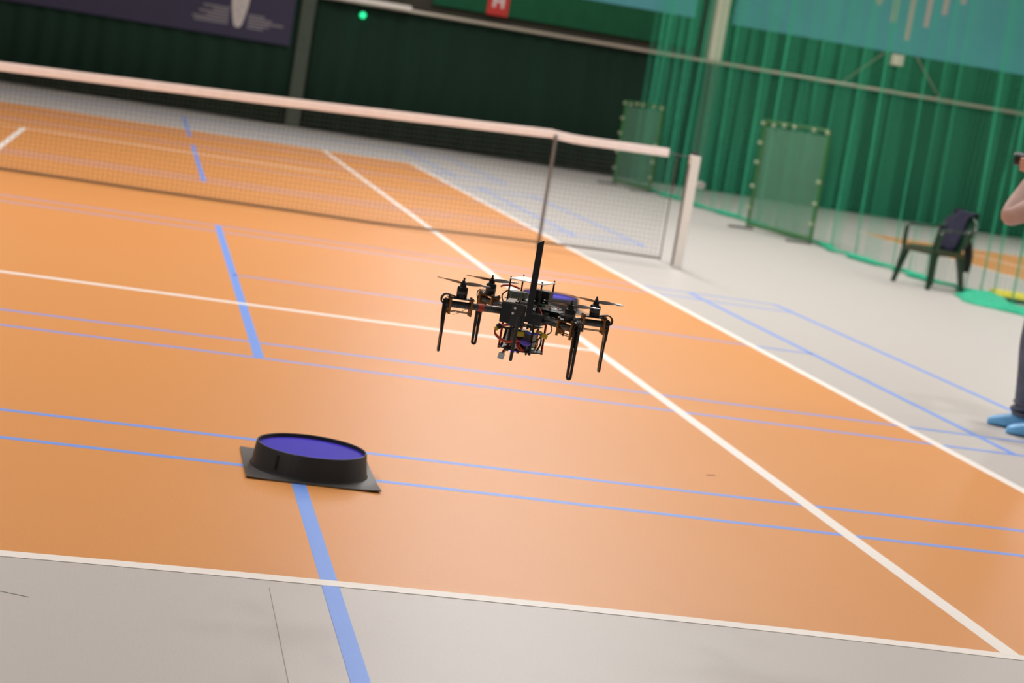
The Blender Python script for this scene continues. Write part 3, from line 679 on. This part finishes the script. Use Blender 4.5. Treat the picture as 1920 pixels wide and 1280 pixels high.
# ------------------------------------------------------------------ the drone
dr = empty('quadcopter_drone', (2.410, -12.118, 0.853)); dr.rotation_euler = (0.0, 0.006, -0.2091)
tag(dr, 'black four rotor drone flying above the court with legs, wires and a tall antenna blade', 'drone')
BA = math.radians(-19.5)       # heading of the hull; the arms run on its diagonals
BR = rot('Z', BA)
def hub(p): return tuple(BR @ Vector(p))
def dbox(name, c, d, m, tilt=None, bevel=0.0015, parent=None):
    R = BR @ tilt if tilt else BR
    return MB().box(BR @ Vector(c), d, R).build(name, M[m] if isinstance(m, str) else m, parent or dr, bevel=bevel)
def roundrect(w, h, r, n=5):
    P = []
    for cx, cy, a0 in ((w / 2 - r, h / 2 - r, 0), (-w / 2 + r, h / 2 - r, PI / 2), (-w / 2 + r, -h / 2 + r, PI), (w / 2 - r, -h / 2 + r, 1.5 * PI)):
        for k in range(n + 1):
            a = a0 + PI / 2 * k / n; P.append((cx + r * math.cos(a), cy + r * math.sin(a)))
    return P
RA = 0.181
def legshape(L):
    """front outline of a leg blade hanging down from y=0 to -L, with a long slot"""
    wt, wb = 0.0105, 0.0080; out = []; hole = []; n = 10
    for k in range(n + 1):
        a = PI * k / n; out.append((wb * math.cos(a + PI), -L + wb + wb * math.sin(a + PI)))
    out += [(wt, -0.012), (wt * 0.8, 0.0), (-wt * 0.8, 0.0), (-wt, -0.012)]
    s = 0.0022
    for k in range(n + 1):
        a = PI * k / n; hole.append((s * math.cos(a + PI), -L + wb * 0.95 + s + s * math.sin(a + PI)))
    hole += [(s, -0.060), (s * 0.5, -0.058), (-s * 0.5, -0.058), (-s, -0.060)]
    return out, hole
props = {0: math.radians(-12), 1: math.radians(8), 2: math.radians(-14), 3: math.radians(6)}
for k in range(4):
    ang = math.radians((15, 126, 195, 306)[k]); A = rot('Z', ang); AT = A.to_4x4()
    def P(x, y=0, z=0): return tuple(A @ Vector((x, y, z)))
    arm = MB(); arm.T = AT; arm.tube([(0.045, 0, 0), (RA + 0.034, 0, 0)], 0.0092, 16); arm = arm.build('arm', M['carbon'], dr, smooth=True)
    if k == 2:
        b = MB(); b.T = AT; b.tube([(0.118, 0, 0), (0.134, 0, 0)], 0.0099, 16); lbl(b.build('tape', M['red_tape'], arm, smooth=True), 'red tape wound round the arm')
    # motor mount: top plate, two clamps, two lower rods with end knobs
    mt = MB(); mt.T = AT; mt.plate(roundrect(0.070, 0.030, 0.006), 0.0028, c=(RA, 0, 0.0165)); mt = mt.build('mount_plate', M['black_gloss'], dr)
    for s in (-1, 1):
        b = MB(); b.T = AT
        x = RA + s * 0.0285
        b.plate(roundrect(0.025, 0.036, 0.004), 0.0040, R=rot('Z', PI / 2) @ rot('X', PI / 2), c=(x, 0, -0.001))
        for sy in (-1, 1):
            b.tube([(x, sy * 0.0105, -0.026), (x, sy * 0.0105, 0.022)], 0.0034, 8)
        b.build('clamp', M['copper'], mt, smooth=True)
        b = MB(); b.T = AT
        b.tube([(RA - 0.033, s * 0.0105, -0.0185), (RA + 0.033, s * 0.0105, -0.0185)], 0.0012, 6); b.build('lower_rod', M['leg_brown'], mt)
    # motor
    mo = MB(); mo.T = AT
    mo.lathe([(0.0125, 0.018), (0.0138, 0.0195), (0.0138, 0.028)], 28, c=(RA, 0, 0)); mo = mo.build('motor', M['black_gloss'], dr, smooth=True)
    b = MB(); b.T = AT; b.lathe([(0.0141, 0.0285), (0.0141, 0.0355)], 28, c=(RA, 0, 0)); lbl(b.build('motor_band', M['motor_band'], mo, smooth=True), 'grey metal band')
    b = MB(); b.T = AT; b.lathe([(0.0141, 0.0357), (0.0141, 0.0450), (0.0125, 0.0475), (0.0085, 0.0477), (0.0082, 0.0535), (0.0072, 0.0545)], 28, c=(RA, 0, 0)); b.build('motor_bell', M['black_gloss'], mo, smooth=True)
    # propeller
    hubm = MB(); hubm.T = AT
    hubm.lathe([(0.0068, 0.0547), (0.0080, 0.0560), (0.0070, 0.0590), (0.0050, 0.0600), (0.0048, 0.0632), (0.0027, 0.0640), (0.0024, 0.0680), (0.0032, 0.0695), (0.0018, 0.0712)], 16, c=(RA, 0, 0))
    pr = hubm.build('propeller', M['black_gloss'], dr, smooth=True)
    pa = props[k]
    for s in (0, 1):
        b = MB(); vs = []; n = 14
        c0 = A @ Vector((RA, 0, 0.0572)); Q = rot('Z', pa + s * PI)
        for i in range(n + 1):
            t = i / n; r_ = 0.005 + 0.067 * t
            ch_ = (0.0035 + 0.0085 * math.sin(PI * min(1, t * 1.25 + 0.05)) ** 0.8 if t < 0.75 else 0.0115 * math.sqrt(max(0.02, 1 - ((t - 0.72) / 0.30) ** 2))) * 0.75
            tw = math.radians(24 * (1 - t) + 7)
            for yy_, zz_ in ((-0.5, -0.0004), (0.5, -0.0004), (0.5, 0.0006), (0.0, 0.0012), (-0.5, 0.0006)):
                y1 = yy_ * 2 * ch_; vs.append(c0 + Q @ Vector((r_, y1 * math.cos(tw), y1 * math.sin(tw) + zz_ + 0.003 * t)))
        b.add(vs, [(i * 5 + q, i * 5 + (q + 1) % 5, (i + 1) * 5 + (q + 1) % 5, (i + 1) * 5 + q) for i in range(n) for q in range(5)] + [(4, 3, 2, 1, 0), tuple(n * 5 + q for q in range(5))])
        b.build('blade', M['prop'], pr, smooth=True)
    # leg blade at the arm's end
    L = 0.142; out, hole = legshape(L)
    b = MB(); b.T = AT; R = Matrix(((0, 0, 1), (1, 0, 0), (0, 1, 0)))
    b.plate(out, 0.005, R=R, c=(RA + 0.0385, 0, 0.014), hole=hole)
    lg = b.build('leg', M['leg_brown'], dr, bevel=0.0008)
    b = MB(); b.T = AT
    b.plate([(0.0, 0.0), (0.006, -0.001), (0.0045, -0.05), (0.0, -0.09)], 0.004, R=Matrix(((1, 0, 0), (0, 0, -1), (0, 1, 0))), c=(RA + 0.041, 0, 0.012)); b.build('leg_rib', M['leg_brown'], lg)
    b = MB(); b.T = AT; b.tube([(RA + 0.030, 0, 0), (RA + 0.0405, 0, 0)], 0.0115, 14); b.build('end_socket', M['black_gloss'], lg, smooth=True)
    # the three motor wires looping into the tube end
    for w, yy_ in enumerate((-0.006, 0.0, 0.006)):
        b = MB(); b.T = AT
        b.tube(smooth_path([(RA + 0.012, yy_ * 0.8, 0.0195), (RA + 0.028, yy_, 0.023), (RA + 0.042, yy_, 0.024), (RA + 0.051, yy_, 0.015), (RA + 0.050, yy_ * 0.8, 0.003), (RA + 0.040, yy_ * 0.5, -0.001)], 4), 0.0016, 6); b.build('motor_wire', M['wire_black'], mo, smooth=True)
# stray cable tie under the near left arm
A2 = rot('Z', math.radians(195))
MB().tube([tuple(A2 @ Vector((RA - 0.02, -0.004, -0.008))), tuple(A2 @ Vector((RA - 0.005, -0.006, -0.02))), tuple(A2 @ Vector((RA + 0.012, -0.01, -0.029)))], [0.0008, 0.0007, 0.0004], 5).build('cable_tie', M['black_matte'], dr)

# hull
MB().plate([hub((x, y, 0))[:2] for x, y in roundrect(0.118, 0.118, 0.02)], 0.003, c=(0, 0, 0.0125)).build('upper_plate', M['slate'], dr)
MB().plate([hub((x, y, 0))[:2] for x, y in roundrect(0.118, 0.118, 0.02)], 0.003, c=(0, 0, -0.0125)).build('lower_plate', M['slate'], dr)
dbox('front_box', (-0.020, -0.058, 0.003), (0.050, 0.050, 0.054), 'black_matte', bevel=0.003)
fb = dbox('front_panel', (0.006, -0.086, 0.002), (0.036, 0.012, 0.060), 'slate', bevel=0.002)
for p in ((-0.002, -0.0935, 0.020), (-0.006, -0.0935, 0.006)):
    lbl(MB().lathe([(0.0032, -0.001), (0.0032, 0.001)], 12).build('screw_head', M['white_plastic'], fb), 'bright screw head').location = hub(p)
for o in children(fb): o.rotation_euler = (PI / 2, 0, BA)
for i in range(5):
    dbox('grille_slit', (0.012, -0.0925, 0.018 - 0.006 * i), (0.010, 0.001, 0.0022), 'motor_band', bevel=0, parent=fb)
dbox('side_cheek', (0.045, -0.045, -0.002), (0.034, 0.045, 0.030), 'slate', bevel=0.002)
dbox('label', (-0.024, -0.066, 0.0350), (0.024, 0.020, 0.001), 'white_plastic', tilt=rot('X', 0.42) @ rot('Y', -0.1), bevel=0)
dbox('label', (0.034, 0.0, 0.0215), (0.030, 0.026, 0.001), 'white_plastic', bevel=0)
bt = dbox('rear_box', (0.052, 0.030, 0.004), (0.070, 0.052, 0.030), 'black_gloss', bevel=0.003)
lbl(dbox('highlight_strip', (0.060, 0.0035, 0.004), (0.030, 0.001, 0.0028), 'white_plastic', bevel=0, parent=bt), 'thin white stripe standing in for a highlight')  # white strip added as a painted highlight on the black box
# electronics deck
deck = dbox('circuit_board', (-0.004, 0.004, 0.0345), (0.105, 0.080, 0.0018), 'board', bevel=0)
dk2 = dbox('expansion_board', (0.045, -0.010, 0.029), (0.085, 0.050, 0.0016), 'chip', bevel=0)
random.seed(21)
for i in range(16):
    dbox('component', (-0.05 + 0.10 * random.random(), -0.036 + 0.07 * random.random(), 0.0375), (0.004 + 0.007 * random.random(), 0.004 + 0.006 * random.random(), 0.004), random.choice(('chip', 'black_gloss', 'pins', 'black_matte')), bevel=0, parent=deck)
for i in range(12):
    dbox('component', (0.008 + 0.075 * random.random(), -0.034 + 0.045 * random.random(), 0.0315), (0.003 + 0.006 * random.random(), 0.003 + 0.005 * random.random(), 0.003), random.choice(('chip', 'white_plastic', 'pins', 'wire_red')), bevel=0, parent=dk2)
dbox('computer_case', (-0.030, -0.012, 0.046), (0.042, 0.038, 0.018), 'chip', bevel=0.0015)
for i in range(7):
    dbox('pin_row', (-0.046 + 0.006 * i, -0.034, 0.038), (0.0025, 0.0025, 0.008), 'pins', bevel=0, parent=deck)
cb = dbox('camera_box', (0.028, 0.018, 0.053), (0.046, 0.034, 0.028), 'black_matte', bevel=0.0015)
lbl(MB().plate([(0.007 * math.cos(2 * PI * k / 16), 0.007 * math.sin(2 * PI * k / 16)) for k in range(16)], 0.004, R=BR @ rot('X', PI / 2), c=hub((0.026, 0.0005, 0.053))).build('camera_lens', M['black_gloss'], cb), 'round dark lens')
dbox('heat_sink', (0.018, -0.028, 0.034), (0.024, 0.020, 0.006), 'motor_band', bevel=0.0005)
# white roof plate on six posts
roof = [(-0.0435, -0.048), (0.0435, -0.048), (0.0435, 0.048), (-0.0435, 0.048)]
rp = MB().plate([hub((x, y, 0))[:2] for x, y in roundrect(0.097, 0.106, 0.006)], 0.0022, c=(0.0, 0.0, 0.0885)).build('roof_plate', M['white_plastic'], dr)
for x, y_ in roof:
    MB().tube([hub((x, y_, 0.014)), hub((x, y_, 0.0875))], 0.0024, 10).build('standoff', M['leg_brown'], dr, smooth=True)
    MB().tube([hub((x, y_, 0.0896)), hub((x, y_, 0.0925)), hub((x, y_, 0.0926)), hub((x, y_, 0.0945))], [0.0013, 0.0013, 0.0025, 0.0022], 8).build('roof_screw', M['black_gloss'], rp, smooth=True)
# antenna blade and hanging rod at the front
b = MB(); b.plate([(-0.0082, -0.006), (0.0082, -0.006), (0.0082, 0.205), (-0.0082, 0.195)], 0.004, R=rot('Z', -0.05) @ rot('X', PI / 2), c=(0.004, -0.100, 0.0))
lbl(b.build('antenna_blade', M['black_matte'], dr, bevel=0.0006), 'tall black antenna blade with a slanted tip')
MB().tube([(-0.020, -0.104, 0.0), (-0.0215, -0.104, -0.05), (-0.0230, -0.104, -0.111), (-0.0231, -0.104, -0.1135)], [0.0044, 0.0044, 0.0042, 0.003], 12).build('hanging_rod', M['slate'], dr, smooth=True)

# belly: lower tray on red posts, battery, plugs and wires
tray = MB().plate([(0.060 * math.cos(2 * PI * k / 32), 0.060 * math.sin(2 * PI * k / 32)) for k in range(32)], 0.0028, c=(-0.003, 0, -0.0925)).build('belly_tray', M['black_matte'], dr)
for x, y_, m in ((-0.0590, -0.006, 'red'), (0.0535, -0.006, 'red'), (-0.02, 0.055, 'black_matte'), (0.022, -0.052, 'black_matte'), (0.036, 0.046, 'red'), (-0.036, -0.040, 'black_matte')):
    MB().tube([(x, y_, -0.013), (x - 0.0, y_, -0.095)], 0.0030, 10).build('tray_post', M[m], dr, smooth=True)
    MB().tube([(x, y_, -0.0945), (x, y_, -0.0985)], 0.0038, 8).build('post_foot', M[m], tray, smooth=True)
ba = dbox('battery', (-0.008, 0.006, -0.066), (0.074, 0.040, 0.042), 'battery', bevel=0.004)
dbox('battery_wrap', (-0.008, 0.006, -0.066), (0.030, 0.0415, 0.0435), 'black_matte', bevel=0.004, parent=ba)
dbox('battery_label', (-0.0415, -0.0146, -0.064), (0.006, 0.001, 0.034), 'white_plastic', bevel=0, parent=ba)
dbox('power_board', (0.0, 0.0, -0.030), (0.078, 0.060, 0.002), 'board', bevel=0)
for i in range(10):
    dbox('capacitor', (-0.036 + 0.008 * i, -0.030 - 0.006 * (i % 2), -0.025 - 0.004 * (i % 3)), (0.005, 0.006, 0.008 + 0.003 * (i % 2)), ('blue_plug', 'pins', 'black_gloss', 'chip', 'yellow')[i % 5], bevel=0.0006)
def plug(name, c, d, m, rz=0.0, ry=0.0, label=None):
    o = MB().box((0, 0, 0), d).build(name, M[m], dr, bevel=min(d) * 0.25); o.location = c; o.rotation_euler = (0, ry, rz)
    return lbl(o, label) if label else o
plug('power_plug', (-0.0090, -0.055, -0.047), (0.0200, 0.012, 0.0145), 'yellow', BA, -0.1, 'yellow power plug')
plug('power_plug', (0.0520, -0.028, -0.046), (0.0190, 0.014, 0.0130), 'yellow', 0.3, 0.28, 'yellow power plug')
plug('power_plug', (0.038, -0.030, -0.0375), (0.0170, 0.010, 0.0050), 'yellow', 0.1, 0.1)
plug('power_plug', (-0.0665, -0.030, -0.0390), (0.0130, 0.014, 0.0140), 'black_matte', 0.2, -0.75, 'black power plug')
plug('power_plug', (-0.0730, -0.031, -0.0465), (0.0080, 0.011, 0.0100), 'yellow', 0.2, -0.75)
plug('signal_plug', (0.0110, -0.058, -0.0405), (0.0130, 0.008, 0.0060), 'blue_plug', 0.1, 0.1, 'small blue plug')
plug('signal_plug', (-0.0450, -0.050, -0.0250), (0.0080, 0.008, 0.0080), 'blue_plug', 0.2, 0.1)
o = MB().lathe([(0.001, -0.0165), (0.005, -0.0145), (0.0080, -0.006), (0.0085, 0.004), (0.006, 0.013), (0.001, 0.0165)], 16).build('sleeve', M['violet'], dr, smooth=True); o.location = (0.006, -0.064, -0.0665); o.rotation_euler = (0, PI / 2 + 0.12, BA); lbl(o, 'violet shrink sleeve')
dbox('regulator', (0.014, -0.046, -0.083), (0.032, 0.016, 0.014), 'black_gloss', bevel=0.001)
dbox('label', (0.002, -0.0545, -0.082), (0.006, 0.001, 0.012), 'white_plastic', bevel=0)
def wire(pts, r, m): MB().tube(smooth_path(pts, 6), r, 7).build('wire', M[m], dr, smooth=True)
wire([(-0.005, -0.050, -0.020), (-0.030, -0.052, -0.0265), (-0.050, -0.045, -0.032), (-0.0615, -0.032, -0.0355)], 0.0030, 'wire_red')
wire([(-0.005, -0.040, -0.026), (-0.030, -0.042, -0.036), (-0.050, -0.036, -0.040), (-0.0625, -0.028, -0.0400)], 0.0030, 'wire_black')
for k in range(2):
    dz = -0.0035 * k
    wire([(-0.0755, -0.032, -0.050), (-0.0735, -0.036, -0.058 + dz), (-0.060, -0.046, -0.067 + dz), (-0.043, -0.056, -0.0715 + dz), (-0.030, -0.060, -0.0685 + dz), (-0.018, -0.064, -0.063 + dz), (-0.006, -0.064, -0.0655)], 0.0021, ('wire_red', 'wire_orange')[k])
wire([(-0.015, -0.058, -0.068), (-0.013, -0.062, -0.078), (-0.006, -0.060, -0.0875), (0.006, -0.056, -0.0905)], 0.0024, 'wire_orange')
wire([(-0.009, -0.058, -0.066), (-0.007, -0.063, -0.076), (0.002, -0.061, -0.0855), (0.010, -0.056, -0.0885)], 0.0024, 'wire_red')
wire([(0.022, -0.056, -0.066), (0.034, -0.050, -0.060), (0.044, -0.034, -0.050)], 0.0022, 'wire_black')
wire([(0.046, -0.026, -0.052), (0.047, -0.024, -0.070), (0.040, -0.030, -0.088)], 0.0024, 'wire_black')
wire([(0.036, -0.030, -0.052), (0.040, -0.036, -0.070), (0.033, -0.034, -0.088)], 0.0016, 'yellow')
wire([(0.058, -0.026, -0.042), (0.068, -0.024, -0.035), (0.069, -0.022, -0.022), (0.060, -0.02, -0.013)], 0.0016, 'wire_black')
wire([(0.012, -0.057, -0.043), (0.022, -0.052, -0.044), (0.034, -0.042, -0.042), (0.045, -0.032, -0.044)], 0.0024, 'violet')
wire([(-0.046, -0.024, -0.040), (-0.049, -0.026, -0.065), (-0.054, -0.030, -0.090)], 0.0032, 'wire_black')
# balance lead dangling from the battery
for k in range(5):
    wire([(-0.034 + 0.002 * k, -0.020, -0.082), (-0.041 + 0.002 * k, -0.034, -0.090), (-0.0455 + 0.0018 * k, -0.036, -0.098), (-0.0500 + 0.0016 * k, -0.036, -0.108)], 0.0011, ('wire_red', 'wire_black', 'wire_orange', 'wire_white', 'wire_red')[k])
o = plug('balance_plug', (-0.0490, -0.036, -0.1145), (0.0165, 0.007, 0.0175), 'clear', 0.15, 0.18, 'pale see-through balance plug dangling on wires')
wire([(-0.06, 0.03, 0.050), (-0.072, 0.02, 0.038), (-0.068, 0.0, 0.024), (-0.055, -0.012, 0.020)], 0.0020, 'wire_black')
wire([(-0.03, 0.02, 0.060), (-0.05, 0.028, 0.064), (-0.072, 0.034, 0.061), (-0.08, 0.036, 0.056)], 0.0026, 'wire_red')
wire([(-0.025, -0.020, 0.054), (-0.012, -0.030, 0.060), (0.000, -0.036, 0.052), (0.006, -0.040, 0.038)], 0.0010, 'wire_white')
wire([(-0.055, -0.03, 0.036), (-0.03, -0.045, 0.036), (0.0, -0.048, 0.034), (0.02, -0.045, 0.030)], 0.0010, 'wire_white')
wire([(0.03, -0.035, 0.034), (0.055, -0.020, 0.034), (0.075, -0.005, 0.031), (0.082, 0.0, 0.026)], 0.0012, 'wire_white')
wire([(0.040, -0.045, 0.020), (0.055, -0.055, 0.012), (0.065, -0.062, 0.008), (0.078, -0.080, 0.008)], 0.0016, 'wire_black')
wire([(0.030, -0.052, 0.024), (0.036, -0.060, 0.014), (0.030, -0.066, 0.006)], 0.0022, 'wire_red')
# downward sensor with its violet lamps
for x in (-0.020, -0.008):
    MB().tube([(x, -0.01, -0.094), (x, -0.01, -0.104)], 0.0042, 12).build('sensor_barrel', M['motor_band'], tray, smooth=True)
for x, w in ((-0.014, 0.0028), (-0.026, 0.003)):
    lbl(MB().tube([(x, -0.012, -0.094), (x, -0.012, -0.102)], w, 10).build('sensor_lamp', M['glow'], tray, smooth=True), 'glowing violet lamp')
MB().tube([(0.014, -0.03, -0.094), (0.014, -0.03, -0.103)], 0.0026, 8).build('tray_bolt', M['black_matte'], tray, smooth=True)
